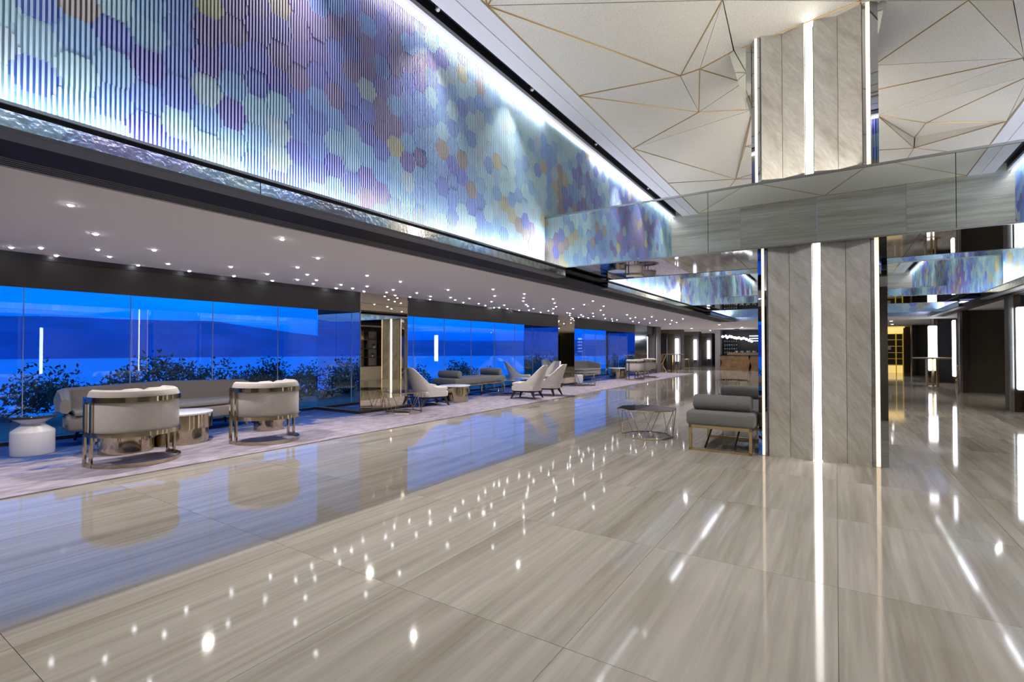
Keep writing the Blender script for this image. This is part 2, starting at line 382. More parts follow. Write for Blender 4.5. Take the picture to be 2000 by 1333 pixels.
# ---------------------------------------------------------------- murals
PAL = [(.46, .68, .70), (.36, .58, .70), (.22, .44, .70), (.15, .31, .68), (.11, .16, .62), (.12, .07, .48), (.19, .10, .33)]
def noise2(x, y, seed):
    def h(i, j):
        n_ = (int(i)*374761393+int(j)*668265263+seed*1442695) & 0xffffffff
        n_ = ((n_ ^ (n_ >> 13))*1274126177) & 0xffffffff
        return ((n_ ^ (n_ >> 16)) & 0xffff)/65535
    i, j = math.floor(x), math.floor(y); fx, fy = x-i, y-j
    fx = fx*fx*(3-2*fx); fy = fy*fy*(3-2*fy)
    return (h(i, j)*(1-fx)+h(i+1, j)*fx)*(1-fy)+(h(i, j+1)*(1-fx)+h(i+1, j+1)*fx)*fy
HS = .12
def hexid(u, v):
    q = (2/3*u)/HS; r_ = (-1/3*u+math.sqrt(3)/3*v)/HS
    xx, zz = q, r_; yy = -xx-zz; rx, ry, rz_ = round(xx), round(yy), round(zz)
    dx, dy, dz = abs(rx-xx), abs(ry-yy), abs(rz_-zz)
    if dx > dy and dx > dz: rx = -ry-rz_
    elif dy <= dz: rz_ = -rx-ry
    return rx, rz_
_hc = {}
def hexcol(q, r_, seed):
    k = (q, r_, seed)
    if k in _hc: return _hc[k]
    u = HS*1.5*q; v = HS*math.sqrt(3)*(r_+q/2)
    rnd = random.Random(q*7919+r_*104729+seed*31)
    # diagonal drifts of colour
    a = noise2(u*.55+v*.45+3, v*.9-u*.15+5, seed)*.62+noise2(u*1.6+v*.9, v*1.7, seed+9)*.38+rnd.uniform(-.20, .20)
    t = min(max((a-.27)/.58, 0), .999)*(len(PAL)-1); i = int(t); f = t-i
    c = [PAL[i][k2]*(1-f)+PAL[i+1][k2]*f for k2 in range(3)]
    w = noise2(u*.9+11, v*1.3+2, seed+4)
    if w > .64 and t > 2.6 and rnd.random() < .38: c = (.34, .25, .20)
    if rnd.random() < (.10 if w > .58 else .012): c = (.48, .44, .22)
    if rnd.random() < .05: c = (.42, .55, .62)
    _hc[k] = tuple(c); return _hc[k]
def mural(name, label, org, du, nrm, length, seed, pitch=.025):
    root = empty(name, org); tag(root, label, 'mural')
    du = Vector(du); nrm = Vector(nrm); z0, z1 = 0.0, ZC-2.5
    vs, fs, cs = [], [], []
    def quad(p, c):
        k = len(vs); vs.extend(p); fs.append((k, k+1, k+2, k+3)); cs.append(c)
    ns = int(length/pitch); Z = Vector((0, 0, 1)); step = .02
    for i in range(ns):
        u = (i+.5)*pitch; runs = []; v = z0
        while v < z1-1e-6:
            h = hexid(u, v)
            if runs and runs[-1][0] == h: runs[-1][2] = min(v+step, z1)
            else: runs.append([h, v, min(v+step, z1)])
            v += step
        for h, a, b in runs:
            c = hexcol(h[0], h[1], seed)
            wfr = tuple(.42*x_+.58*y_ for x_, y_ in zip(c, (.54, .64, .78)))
            rr = random.Random(h[0]*13+h[1]*7+seed); dep = .014+rr.random()*.006; off = (rr.random()-.5)*.004
            A = du*(u-.0062+off); B = du*(u+.0062+off); F_ = nrm*dep
            quad((A+Z*a, A+Z*b, A+F_+Z*b, A+F_+Z*a), c)
            quad((B+F_+Z*a, B+F_+Z*b, B+Z*b, B+Z*a), c)
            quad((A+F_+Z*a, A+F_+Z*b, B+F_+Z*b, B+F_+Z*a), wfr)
            bk = tuple(.5*x_+.2 for x_ in c); G0 = du*(u-pitch/2); G1 = du*(u+pitch/2)
            quad((G0+Z*a, G0+Z*b, G1+Z*b, G1+Z*a), c)
    me = bpy.data.meshes.new('slat'); me.from_pydata(vs, [], fs)
    at = me.color_attributes.new('paint', 'FLOAT_COLOR', 'CORNER')
    buf = []
    for c in cs: buf += [c[0], c[1], c[2], 1]*4
    at.data.foreach_set('color', buf)
    me.materials.append(MAT['mural_paint'])
    o = bpy.data.objects.new('slat', me); COL.objects.link(o); o.parent = root; o['kind'] = 'stuff'
    e_ = du*length
    bb = MB().add([nrm*-.002, e_+nrm*-.002, e_+nrm*-.002+Z*z1, nrm*-.002+Z*z1, nrm*-.03, e_+nrm*-.03, e_+nrm*-.03+Z*z1, nrm*-.03+Z*z1],
                  [(0, 1, 2, 3), (7, 6, 5, 4), (0, 4, 5, 1), (3, 2, 6, 7), (0, 3, 7, 4), (1, 5, 6, 2)])
    bb.build('backboard', 'white_gloss', root)
    return root
ml_ = mural('hexagon_mural', 'long blue and violet mural of thin slats painted in hexagons, above the window lounge', (XM, YB, 2.5), (0, 1, 0), (1, 0, 0), YE-YB, 3)
mr_ = mural('hexagon_mural', 'blue and lilac slatted hexagon mural over the dark right-hand alcoves', (XR, YB, 2.5), (0, 1, 0), (-1, 0, 0), YE-YB, 5, .035)
me_ = mural('hexagon_mural', 'blue slatted hexagon mural crossing the far end above the bar lobby', (XM, YE, 2.5), (1, 0, 0), (0, -1, 0), XR-XM, 8, .035)
for r_, (x0, x1, y0, y1) in ((ml_, (XM+.02, XM+.034, YB, YE)), (mr_, (XR-.034, XR-.02, YB, YE)), (me_, (XM, XR, YE-.034, YE-.02))):
    o = box('led_strip', 'led', x0, x1, y0, y1, ZC-.028, ZC-.012); o.parent = r_; o.matrix_parent_inverse = Matrix.Translation(-r_.location)

# ---------------------------------------------------------------- atrium ceiling: borders, slots and gold-seamed facets
tb = struct('trim_7')
for sg, xm, xs0, xs1, xb in ((1, XM, -3.61, -3.43, -3.01), (-1, XR, 2.89, 2.71, 2.29)):
    box('border', 'white_gloss', min(xm, xs0), max(xm, xs0), YB, YE, ZC, ZC+.05, tb)
    box('slot', 'black', min(xs0, xs1), max(xs0, xs1), YB, YE, ZC+.16, ZC+.2, tb)
    box('slot_side', 'black', xs0-.005*sg if sg > 0 else xs0, xs0 if sg > 0 else xs0+.005, YB, YE, ZC+.05, ZC+.2, tb)
    box('slot_side', 'black', min(xs1, xs1+.005*sg), max(xs1, xs1+.005*sg), YB, YE, ZC+.05, ZC+.2, tb)
    box('border', 'white_gloss', min(xs1, xb), max(xs1, xb), YB, YE, ZC, ZC+.05, tb)
    box('bead', 'white_gloss', min(xs1+.2*sg, xs1+.22*sg), max(xs1+.2*sg, xs1+.22*sg), YB, YE, ZC-.012, ZC, tb)
sl = []
slp = empty('slot_spotlight')
MB().tube([(0, 0, .06), (0, 0, 0), (.02, 0, -.02)], .028, 10).build('housing', 'steel', slp, smooth=True)
MB().tube([(.02, 0, -.021), (.03, 0, -.032)], .02, 10).build('lens', 'white_stone', slp, smooth=True)
for x, yy in ((-3.52, 3.95), (-3.52, 5.9), (-3.52, 8.1), (-3.52, 11.0), (-3.52, 13.4)):
    place(slp, sl, (x, yy, ZC+.06), 0, 'small steel spotlight tucked in the black ceiling slot above the long mural', 'spotlight', 'spotlights in the black ceiling slot')

F0, CX, CY = 974., 1000., 666.5
def unproj(px, py, z):
    yaw, pt = R(33), R(.8)
    Fh = Vector((-sin(yaw), cos(yaw), 0)); Rr = Vector((cos(yaw), sin(yaw), 0)); Zz = Vector((0, 0, 1))
    d = (Fh*cos(pt)+Zz*sin(pt))+Rr*((px-CX)/F0)+(Zz*cos(pt)-Fh*sin(pt))*((CY-py)/F0)
    t_ = (z-1.3)/d.z; return Vector((0, 0, 1.3))+d*t_
# facet vertices in the room, (x, y, z) from where the seams meet in the ceiling
FP = {}
for k, px, py, z in (('A', 953, 11, 4.86), ('B', 1329, 148, 4.98), ('C', 1127, 188, 4.86), ('D', 1365, 219, 5.2), ('E', 1232, 291, 4.86),
                     ('F', 1297, 359, 4.86), ('G', 1437, 350, 5.0), ('I', 1433, 100, 5.08), ('Hh', 1411, 0, 5.2), ('J', 1367, 135, 5.0), ('K', 1452, 161, 5.3),
                     ('L', 1470, 214, 5.3), ('M', 1809, 240, 5.0), ('O', 1705, 128, 5.1), ('P', 1892, 0, 5.2), ('Qq', 1786, 269, 5.1), ('V1', 2000, 113, 5.0),
                     ('V2', 2010, 148, 4.9), ('V3', 2010, 229, 4.88), ('S', 1785, 289, 4.95), ('T', 1690, 180, 5.1), ('U', 1680, 2, 5.12),
                     ('X1', 1713, 225, 5.05), ('X2', 1600, 300, 5.2), ('X3', 1978, 0, 4.9)):
    p = unproj(px, py, z); FP[k] = [p.x, p.y, z]
CONS = [('A', 'B'), ('B', 'C'), ('B', 'J'), ('J', 'I'), ('J', 'D'), ('J', 'K'), ('D', 'L'), ('C', 'D'), ('D', 'E'), ('E', 'G'), ('F', 'G'), ('B', 'Hh'), ('G', 'L'),
        ('I', 'U'), ('I', 'K'), ('K', 'L'), ('O', 'P'), ('T', 'V1'), ('X1', 'M'), ('M', 'V2'), ('M', 'V3'), ('M', 'Qq'), ('Qq', 'X1'), ('S', 'V3'), ('U', 'O'), ('O', 'T'), ('T', 'X1'), ('X1', 'S'), ('G', 'X2'), ('S', 'X2')]
xb0, xb1 = -3.01, 2.29
names = list(FP); P = [FP[k] for k in names]; idx = {k: i for i, k in enumerate(names)}
for p in P:
    p[0] = min(max(p[0], xb0), xb1)
for k in 'ACEF': P[idx[k]][0] = xb0
ntr = len(P)
extra = [(xb0, YB), (xb1, YB), (xb0, YE), (xb1, YE), (xb1, 1.8), (xb1, 9.5), (xb1, 12.4), (xb1, 17.5), (xb0, 14.5), (xb0, 18), (-.4, YE),
         (-1.6, .9), (.7, 1.2), (-.2, 2.5), (-.9, 12.2), (1.2, 13.2), (-1.9, 15.8), (.4, 16.9), (-.5, 19.2), (1.5, 19.9), (-.2, YB), (-1.4, 10.2)]
for x, yy in extra:
    if min((x-q[0])**2+(yy-q[1])**2 for q in P) > .25:
        P.append([x, yy, 4.86 if x in (xb0, xb1) or yy in (YB, YE) else 4.98+random.random()*.25])
ci = [(idx[a], idx[b]) for a, b in CONS]
vo, eo, fo, ov, oe, of = geometry.delaunay_2d_cdt([Vector(p[:2]) for p in P], ci, [], 0, 1e-4)
zz_ = []
for i, v in enumerate(vo):
    src = ov[i]
    if src: zz_.append(P[src[0]][2])
    else:
        j = min(range(len(P)), key=lambda k: (P[k][0]-v.x)**2+(P[k][1]-v.y)**2); zz_.append(P[j][2])
ce = struct('ceiling')
V3 = [Vector((v.x, v.y, z)) for v, z in zip(vo, zz_)]
for f in fo:
    p = [V3[i] for i in f]; c = sum(p, Vector())/len(p)
    q = []
    for a in p:
        d_ = (c-a); q.append(a+d_*min(.012/max(d_.length, .05), .3))
    m_ = MB(); k = len(q)
    m_.add([Vector(a) for a in q]+[Vector(a)+Vector((0, 0, .02)) for a in q], [tuple(range(k-1, -1, -1)), tuple(range(k, 2*k))]+[(i, (i+1) % k, k+(i+1) % k, k+i) for i in range(k)])
    m_.build('panel', 'facet', ce)
traced = set(range(ntr)); cset = {frozenset(x) for x in ci}
back = {i: (ov[i][0] if ov[i] else -1) for i in range(len(vo))}
for e in eo:
    a, b = V3[e[0]], V3[e[1]]; ia, ib = back[e[0]], back[e[1]]
    fine = ia in traced and ib in traced and frozenset((ia, ib)) not in cset and not (a.x < xb0+.01 and b.x < xb0+.01)
    if fine: continue
    rr = .008
    MB().tube([a+Vector((0, 0, -.002)), b+Vector((0, 0, -.002))], rr, 4).build('gold_seam', 'gold_line', ce)
box('deck', 'white_ceiling', XM-.2, XR+.2, YB-.1, YE+.2, 5.5, 5.56, ce)

# ---------------------------------------------------------------- mirrored beams
for bi, (a, b) in enumerate(BEAMS):
    bm_ = struct('beam', ((XM+XR)/2, (a+b)/2, 2.9)); inv = Matrix.Translation(-bm_.location)
    def part(nm, m_, *c, **k):
        o = box(nm, m_, *c, **k); o.parent = bm_; o.matrix_parent_inverse = inv; return o
    xs = [XM+.02, -1.35, 1.03, XR-.02]
    for i in range(3):
        for yy0, yy1 in ((a, a+.012), (b-.012, b)):
            part('mirror_panel', 'mirror', xs[i]+.003, xs[i+1]-.003, yy0, yy1, ZS+.012, 3.28)
    xs = [XM+.02, -1.1, .75, XR-.02]
    for i in range(3): part('soffit_panel', 'dark_mirror', xs[i]+.003, xs[i+1]-.003, a+.012, b-.012, ZS, ZS+.012)
    part('core', 'black', XM+.02, XR-.02, a+.014, b-.014, ZS+.014, 3.27)
    for yy0, yy1 in ((a-.008, a+.03), (b-.03, b+.008)):
        part('top_rail', 'steel', XM+.02, XR-.02, yy0, yy1, 3.275, 3.30)
    for yy0, yy1 in ((a-.004, a+.012), (b-.012, b+.004)):
        part('bottom_rail', 'steel', XM+.02, XR-.02, yy0, yy1, ZS-.004, ZS+.012)
    part('top_cap', 'facet', XM+.03, XR-.03, a+.03, b-.03, 3.275, 3.285)

# ---------------------------------------------------------------- stone columns with light strips
def column(Y0, Y1, tilt):
    cl = struct('column', (-.165, (Y0+Y1)/2, 0)); inv = Matrix.Translation(-cl.location)
    def P_(nm, m_, mb_):
        o = mb_.build(nm, m_, cl); o.matrix_parent_inverse = inv; return o
    for (z0, z1, sh) in ((0.0, ZS, 0), (3.28, 5.3, -tilt)):
        for fy, sg in ((Y0, 1), (Y1, -1)):
            def pr_(pts, dz=0):   # plan polygon following a front edge, .05 thick
                return [(x+sh, fy+sg*y_) for x, y_ in pts]+[(x+sh, fy+sg*(y_+.06)) for x, y_ in reversed(pts)]
            for (xa, xb_, fa, fb) in ((-.68, -.46, .0, .08), (-.46, -.225, .08, .0), (-.135, .10, .0, .08), (.10, .325, .08, .0)):
                P_('stone_panel', 'stone', MB().prism(pr_([(xa+.002, fa), (xb_-.002, fb)]), z0, z1))
            P_('light_strip', 'strip_light', MB().prism(pr_([(-.216, .012), (-.144, .012)]), z0+.004, z1-.004))
            P_('mirror_trim', 'dark_mirror', MB().prism(pr_([(-.80, .085), (-.755, .02), (-.752, .02)]), z0, z1))
            P_('light_strip', 'warm_strip', MB().prism(pr_([(-.752, .015), (-.722, .015)]), z0+.01, z1-.004))
            P_('mirror_trim', 'dark_mirror', MB().prism(pr_([(-.722, .012), (-.682, .03)]), z0, z1))
            P_('mirror_trim', 'dark_mirror', MB().prism(pr_([(.327, .02), (.36, .012)]), z0, z1))
            P_('light_strip', 'warm_strip', MB().prism(pr_([(.362, .015), (.398, .015)]), z0+.01, z1-.004))
            P_('mirror_trim', 'dark_mirror', MB().prism(pr_([(.40, .02), (.403, .02), (.475, .085)]), z0, z1))
        if z0 > 1:
            for tri in (((-1.05, 5.05), (-.86, 5.15), (-.86, 4.3)), ((.55, 5.15), (.36, 5.2), (.41, 4.4))):
                for yy in (Y0+.10, Y1-.13):
                    P_('corner_flare', 'mirror', MB().add([(x+sh, yy, z) for x, z in tri]+[(x+sh, yy+.03, z) for x, z in tri], [(0, 1, 2), (5, 4, 3), (0, 3, 4, 1), (1, 4, 5, 2), (2, 5, 3, 0)]))
        P_('stone_panel', 'stone', MB().box(-.795+sh, -.74+sh, Y0+.15, Y1-.15, z0, z1))
        P_('stone_panel', 'stone', MB().box(.41+sh, .465+sh, Y0+.15, Y1-.15, z0, z1))
        P_('core', 'black', MB().box(-.74+sh, .41+sh, Y0+.15, Y1-.15, z0, z1))
column(6.70, 8.25, .06); column(14.66, 16.84, 0)

# ---------------------------------------------------------------- window side: fascia, pillars, glazing
PIL = [(-2.6, -.6)[0:0]] and []
PIL = [(6.6, 7.9), (14.94, 16.2), (22.6, 24.4)]
fb = [YB]+[q for p in PIL for q in p]+[26.2]
k = 1
for i in range(0, len(fb), 2):
    box('trim_%d' % (8+i//2), 'fascia', XP-.04, XP, fb[i], fb[i+1], 2.0, ZL, kind='structure', bevel=0)
    box('trim_%d' % (12+i//2), 'black', XP-.008, XP+.012, fb[i], fb[i+1], 2.33, ZL, kind='structure')
for i, (a, b) in enumerate(PIL):
    pl_ = struct('pillar', (-8.5, (a+b)/2, 0)); inv = Matrix.Translation(-pl_.location)
    def P_(nm, m_, *c):
        o = box(nm, m_, *c); o.parent = pl_; o.matrix_parent_inverse = inv
    face = 'gold_mirror' if i < 2 else 'grey_mirror'
    P_('mirror_panel', face, XP-.012, XP, a+.012, b-.012, .06, 2.19)
    P_('mirror_panel', face, XP-.012, XP, a+.012, b-.012, 2.196, ZL)
    for (x0, x1) in ((XG+.02, -8.58), (-8.575, XP-.012)):
        P_('mirror_panel', 'mirror', x0, x1, a, a+.012, .06, 2.0)
        P_('mirror_panel', 'mirror', x0, x1, b-.012, b, .06, 2.0)
    P_('cladding', 'fascia', XG+.02, XP-.012, a, a+.012, 2.0, ZL)
    P_('cladding', 'fascia', XG+.02, XP-.012, b-.012, b, 2.0, ZL)
    P_('core', 'black', XG, XP-.014, a+.014, b-.014, .06, ZL)
    P_('plinth', 'dark_wood', XG, XP+.07, a-.08, b+.08, .0, .065)
    for yy in (a, b-.012): P_('edge_trim', 'steel', XP-.006, XP+.004, yy, yy+.012, .06, ZL)
wi = 1
for (a, b) in ((YB, 6.6), (7.9, 14.94), (16.2, 22.6)):
    w = struct('window_%d' % wi, (XG, a, 0)); inv = Matrix.Translation(-w.location); wi += 1
    js = []
    j0 = 2.05-1.22*2 if a < 0 else (9.46 if a < 9 else 17.5)
    js = [a]+[q for q in [j0+1.22*k_ for k_ in range(-1, 8)] if a+.3 < q < b-.2]+[b]
    for p, q in zip(js[:-1], js[1:]):
        o = box('pane', 'glass', XG-.006, XG+.006, p+.004, q-.004, .06, ZL); o.parent = w; o.matrix_parent_inverse = inv
    for q in js[1:-1]:
        o = box('joint', 'backlight' if False else 'white_stone', XG-.008, XG+.012, q-.0035, q+.0035, .06, ZL); o.parent = w; o.matrix_parent_inverse = inv
    o = box('sill', 'dark_wood', XG-.05, XG+.05, a, b, .0, .06); o.parent = w; o.matrix_parent_inverse = inv
box('wall_left_end', 'dark_panel', XG-.1, XG, 22.6, 43.5, 0, ZL, kind='structure')

# ---------------------------------------------------------------- star lights in the lounge ceiling
stars = [(22,483),(80,484),(110,499),(187,457),(191,487),(214,501),(270,518),(301,488),(328,515),(370,529),(138,400),
(551,467),(621,504),(451,521),(581,522),(522,535),(600,536),(457,539),(532,548),(581,546),(618,547),(612,554),(717,538),(782,550),(666,556),(657,563),(689,563),(717,559),(711,569),(768,566),(755,571),(772,577),(814,572),(801,580),(841,579),(840,585),(875,566),(880,581),(889,586),
(1024,574),(1023,582),(1022,588),(1028,595),(1031,598),(1042,603),(1056,610),(1033,606),(1080,584),(1083,592),(1086,599),(1081,603),(1071,607),(1080,612),(1119,603),(1108,611),(1113,612),(1113,616),(1141,595),(1158,588),(1135,615),(1139,618),(1149,621),(1158,612),(1159,618),(1130,620),(1179,598),(1173,606),(1179,615),(1182,622),(1195,623),(1196,627),(1205,625),(1225,615),(1231,622),(1241,620),(1236,628),(1259,623),(1273,619),(1282,626),(1269,631),(1299,624),(1309,633),(1312,626),(1322,630),(1334,623),(1248,630),
(965,601),(991,603),(1014,606),(905,591),(917,583),(935,593),(963,565),(966,578),(960,589),(948,597),(985,596),(975,601)]
sp_ = empty('star_light'); su = []
MB().lathe([(.015, 0), (.019, -.004), (.014, -.012), (.005, -.015)], 10).build('lens', 'star', sp_, smooth=True)
MB().lathe([(.032, 0), (.032, -.003), (.024, -.004)], 12).build('bezel', 'white_gloss', sp_, smooth=True)
for (px, py) in stars:
    p = unproj(px, py, ZL)
    place(sp_, su, (p.x, p.y, ZL-.0005), 0, 'tiny bright star-like ceiling spotlight scattered in the low lounge ceiling', 'ceiling light', 'star-like lights in the lounge ceiling')

# ================================================================== FURNITURE BUILDERS
def arc(r, a0, a1, n, z=0, c=(0, 0)): return [(c[0]+r*cos(a0+(a1-a0)*i/n), c[1]+r*sin(a0+(a1-a0)*i/n), z) for i in range(n+1)]
# ---- barrel chair: opens towards local -X, back towards +X
def u_path(r, n=28, ext=.16, z=0): return [(-ext, -r, z)]+arc(r, -pi/2, pi/2, n, z)+[(-ext, r, z)]
def barrel():
    t = empty('barrel_chair')
    for nm, z, h in (('base_ring', .0, .045), ('lower_band', .325, .05), ('upper_band', .70, .055)):
        MB().bar(u_path(.43, z=z), .014, h).build(nm, 'champagne', t, smooth=True)
    for sx, sy in ((-.13, -1), (-.005, -1), (-.13, 1), (-.005, 1)):
        MB().box(sx-.02, sx+.02, sy*.43-.012, sy*.43+.012, 0, .74).build('leg', 'champagne', t, bevel=.003)
    # shell
    mb = MB(); ro, ri = .415, .31; prof = []
    for rr, zz in ((ro-.012, .335), (ro, .36), (ro, .77), (ro-.02, .815), ((ro+ri)/2, .832), (ri+.02, .815), (ri, .77), (ri, .40)):
        prof.append((rr, zz))
    rings = [];
    for (x, y_, _) in u_path(1, n=28, ext=.14/.4*.9):
        rings.append((x, y_))
    k = len(prof); vs = []
    for x, y_ in rings:
        for rr, zz in prof: vs.append((x*rr if x >= 0 else x*.4, y_*rr, zz))
    fs = [(i*k+j, (i+1)*k+j, (i+1)*k+(j+1) % k, i*k+(j+1) % k) for i in range(len(rings)-1) for j in range(k)]
    fs += [tuple(range(k)), tuple((len(rings)-1)*k+j for j in range(k-1, -1, -1))]
    mb.add(vs, fs).build('backrest', 'fabric', t, smooth=True)
    seat = [(-.24, -.30), (-.24, .30), (.02, .30)]+[(.30*cos(a), .30*sin(a)) for a in [pi/2-pi*i/12 for i in range(1, 12)]]+[(.02, -.30)]
    sb_ = MB().prism(seat, .335, .38).build('seat', 'fabric', t)
    MB().prism(seat, .375, .50).build('seat_cushion', 'fabric', sb_, bevel=.03, smooth=True, seg=3)
    for yy, rz in ((-.13, .15), (.13, -.1)):
        MB().box(.10, .22, yy-.12, yy+.12, .50, .835, rz=rz).build('pillow', 'fabric', t, bevel=.05, smooth=True, seg=3)
    return t
# ---- lounge chair facing local +Y
def lounge():
    t = empty('lounge_chair'); n_ = 36; vs_o = []; rows = 9
    def sm(a, b, x): x = min(max((x-a)/(b-a), 0), 1); return x*x*(3-2*x)
    path = []
    for i in range(n_+1):
        s = -1+2*i/n_; a = abs(s)
        if a > .62: f_ = (a-.62)/.38; x, y_ = .29, -.06+f_*.36
        else: th = a/.62*pi/2; x, y_ = .29*sin(th)**.8 if th > 0 else 0, -.06-.26*cos(th)**.9 if th < pi/2-.001 else -.06
        path.append((x*(1 if s > 0 else -1), y_, a))
    vs = []; th_ = .045
    def ring(off):
        out_ = []
        for (x, y_, a) in path:
            top = .40+.45*(1-sm(.20, .80, a))
            for j in range(rows):
                f_ = j/(rows-1); z = .205+(top-.205)*f_
                lean = -max(z-.32, 0)*.38*(1-sm(.3, 1.0, a)); nar = 1-.30*max(z-.42, 0)/.43
                sc = (1-off/.29)
                out_.append((x*sc*nar, (y_+.0)*sc+lean+(off*.2), z if j < rows-1 else z-(0 if off == 0 else .0)))
        return out_
    A = ring(0); B = ring(th_); k = rows; m_ = len(path)
    vs = A+B; n0 = len(A); fs = []
    for i in range(m_-1):
        for j in range(k-1):
            fs.append((i*k+j, (i+1)*k+j, (i+1)*k+j+1, i*k+j+1)); fs.append((n0+i*k+j+1, n0+(i+1)*k+j+1, n0+(i+1)*k+j, n0+i*k+j))
        fs.append((i*k+k-1, (i+1)*k+k-1, n0+(i+1)*k+k-1, n0+i*k+k-1)); fs.append(((i+1)*k, i*k, n0+i*k, n0+(i+1)*k))
    for i in (0, m_-1):
        for j in range(k-1): fs.append((i*k+j, i*k+j+1, n0+i*k+j+1, n0+i*k+j))
    MB().add(vs, fs).build('backrest', 'cream_fabric', t, smooth=True)
    MB().box(-.285, .285, -.24, .36, .205, .33).build('seat', 'cream_fabric', t, bevel=.03, smooth=True, seg=3)
    MB().box(-.245, .245, -.22, .37, .33, .415).build('seat_cushion', 'cream_fabric', t, bevel=.035, smooth=True, seg=3)
    MB().box(-.26, .26, -.24, .33, .165, .205).build('seat_frame', 'dark_wood', t, bevel=.006)
    for sx in (-1, 1):
        for sy, yy in ((1, .28), (-1, -.19)):
            x0 = .22*sx
            MB().add([(x0-.035, yy-.035, .19), (x0+.035, yy-.035, .19), (x0+.035, yy+.035, .19), (x0-.035, yy+.035, .19),
                      (x0*1.3-.014, yy+.09*sy-.014, 0), (x0*1.3+.014, yy+.09*sy-.014, 0), (x0*1.3+.014, yy+.09*sy+.014, 0), (x0*1.3-.014, yy+.09*sy+.014, 0)],
                     [(3, 2, 1, 0), (4, 5, 6, 7), (0, 1, 5, 4), (1, 2, 6, 5), (2, 3, 7, 6), (3, 0, 4, 7)]).build('leg', 'dark_wood', t)
    return t
# ---- long curved sofa: runs along local Y, back towards -X
def sofa(length=2.9):
    t = empty('curved_sofa'); h = length/2
    pts = []
    for i in range(41):
        s = -1+2*i/40; y_ = h*s; bow = .16*(1-s*s)
        if abs(s) > .84: f_ = (abs(s)-.84)/.16; bow += -0.0; x = -.36+.52*f_*f_
        else: x = -.36
        pts.append((x-bow+.16, y_*(1-.03*(abs(s) > .9)), s))
    prof = [(0, .40), (-.06, .44), (-.075, .60), (-.04, .74), (.02, .765), (.08, .73), (.095, .58), (.10, .44), (.06, .39)]
    vs = []; k = len(prof)
    P2 = [Vector((x, y_, 0)) for x, y_, s in pts]
    for i, (x, y_, s) in enumerate(pts):
        a = P2[max(i-1, 0)]; b = P2[min(i+1, len(P2)-1)]; d = (b-a).normalized(); nrm = Vector((d.y, -d.x, 0))
        en = 1-max(0, (abs(s)-.93)/.07)*.45
        for q, z in prof: vs.append(P2[i]+nrm*q*en+Vector((0, 0, .40+(z-.40)*(1-.08*abs(s))*en+(1-en)*.1)))
    fs = [(i*k+j, (i+1)*k+j, (i+1)*k+(j+1) % k, i*k+(j+1) % k) for i in range(len(pts)-1) for j in range(k)]
    fs += [tuple(range(k)), tuple((len(pts)-1)*k+j for j in range(k-1, -1, -1))]
    MB().add(vs, fs).build('backrest', 'taupe_fabric', t, smooth=True)
    poly = [(x-.02, y_*.985) for x, y_, s in pts]+[(.42, h*.80), (.50, h*.4), (.52, 0), (.50, -h*.4), (.42, -h*.80)]
    MB().prism(poly, .19, .40).build('seat_base', 'taupe_fabric', t, bevel=.06, smooth=True, seg=3)
    poly = [(x+.06, y_*.93) for x, y_, s in pts]+[(.43, h*.76), (.51, h*.4), (.53, 0), (.51, -h*.4), (.43, -h*.76)]
    MB().prism(poly, .40, .46).build('seat_cushion', 'taupe_fabric', t, bevel=.02, smooth=True, seg=2)
    for sy in (-1, 1):
        for x in (-.28, .33):
            MB().tube([(x, sy*h*.72, .21), (x*1.12, sy*(h*.72+.05), 0)], .030, 10, r2=.016).build('leg', 'tan_wood' if x > 0 else 'dark_wood', t, smooth=True)
    return t
# ---- drum table
def drum(r=.40, z=.42):
    t = empty('drum_table')
    MB().lathe([(r-.045, 0), (r-.045, z*.5), (r-.045, z*.5)], 48).build('base', 'champagne', t, smooth=True)
    MB().lathe([(r-.045, z*.5-.002), (r, z*.5), (r, z-.02)], 48).build('drum', 'champagne', t, smooth=True)
    MB().lathe([(r+.004, z-.02), (r+.006, z), (r-.002, z+.004)], 48).build('tabletop', 'white_stone', t, smooth=True)
    return t
# ---- octagonal wire table
def wire(rt=.43, rb=.37, z=.41):
    t = empty('wire_table')
    T = [(rt*cos(R(22.5)+i*pi/4), rt*sin(R(22.5)+i*pi/4)) for i in range(8)]
    Bq = [(rb*cos(i*pi/4), rb*sin(i*pi/4)) for i in range(8)]
    tt_ = MB().prism([(x*.985, y_*.985) for x, y_ in T], z-.012, z).build('tabletop', 'dark_glass', t)
    MB().tube([(x, y_, z-.006) for x, y_ in T], .008, 6, True).build('rim', 'gold', tt_)
    MB().tube([(x, y_, .008) for x, y_ in Bq], .007, 6, True).build('base_ring', 'gold', t)
    for i in range(8):
        MB().tube([(*T[i], z-.01), (*Bq[i], .01)], .005, 6).build('rod', 'gold', t)
        if i % 2: MB().tube([(*T[i], z-.01), (*Bq[(i+1) % 8], .01)], .005, 6).build('rod', 'gold', t)
    return t
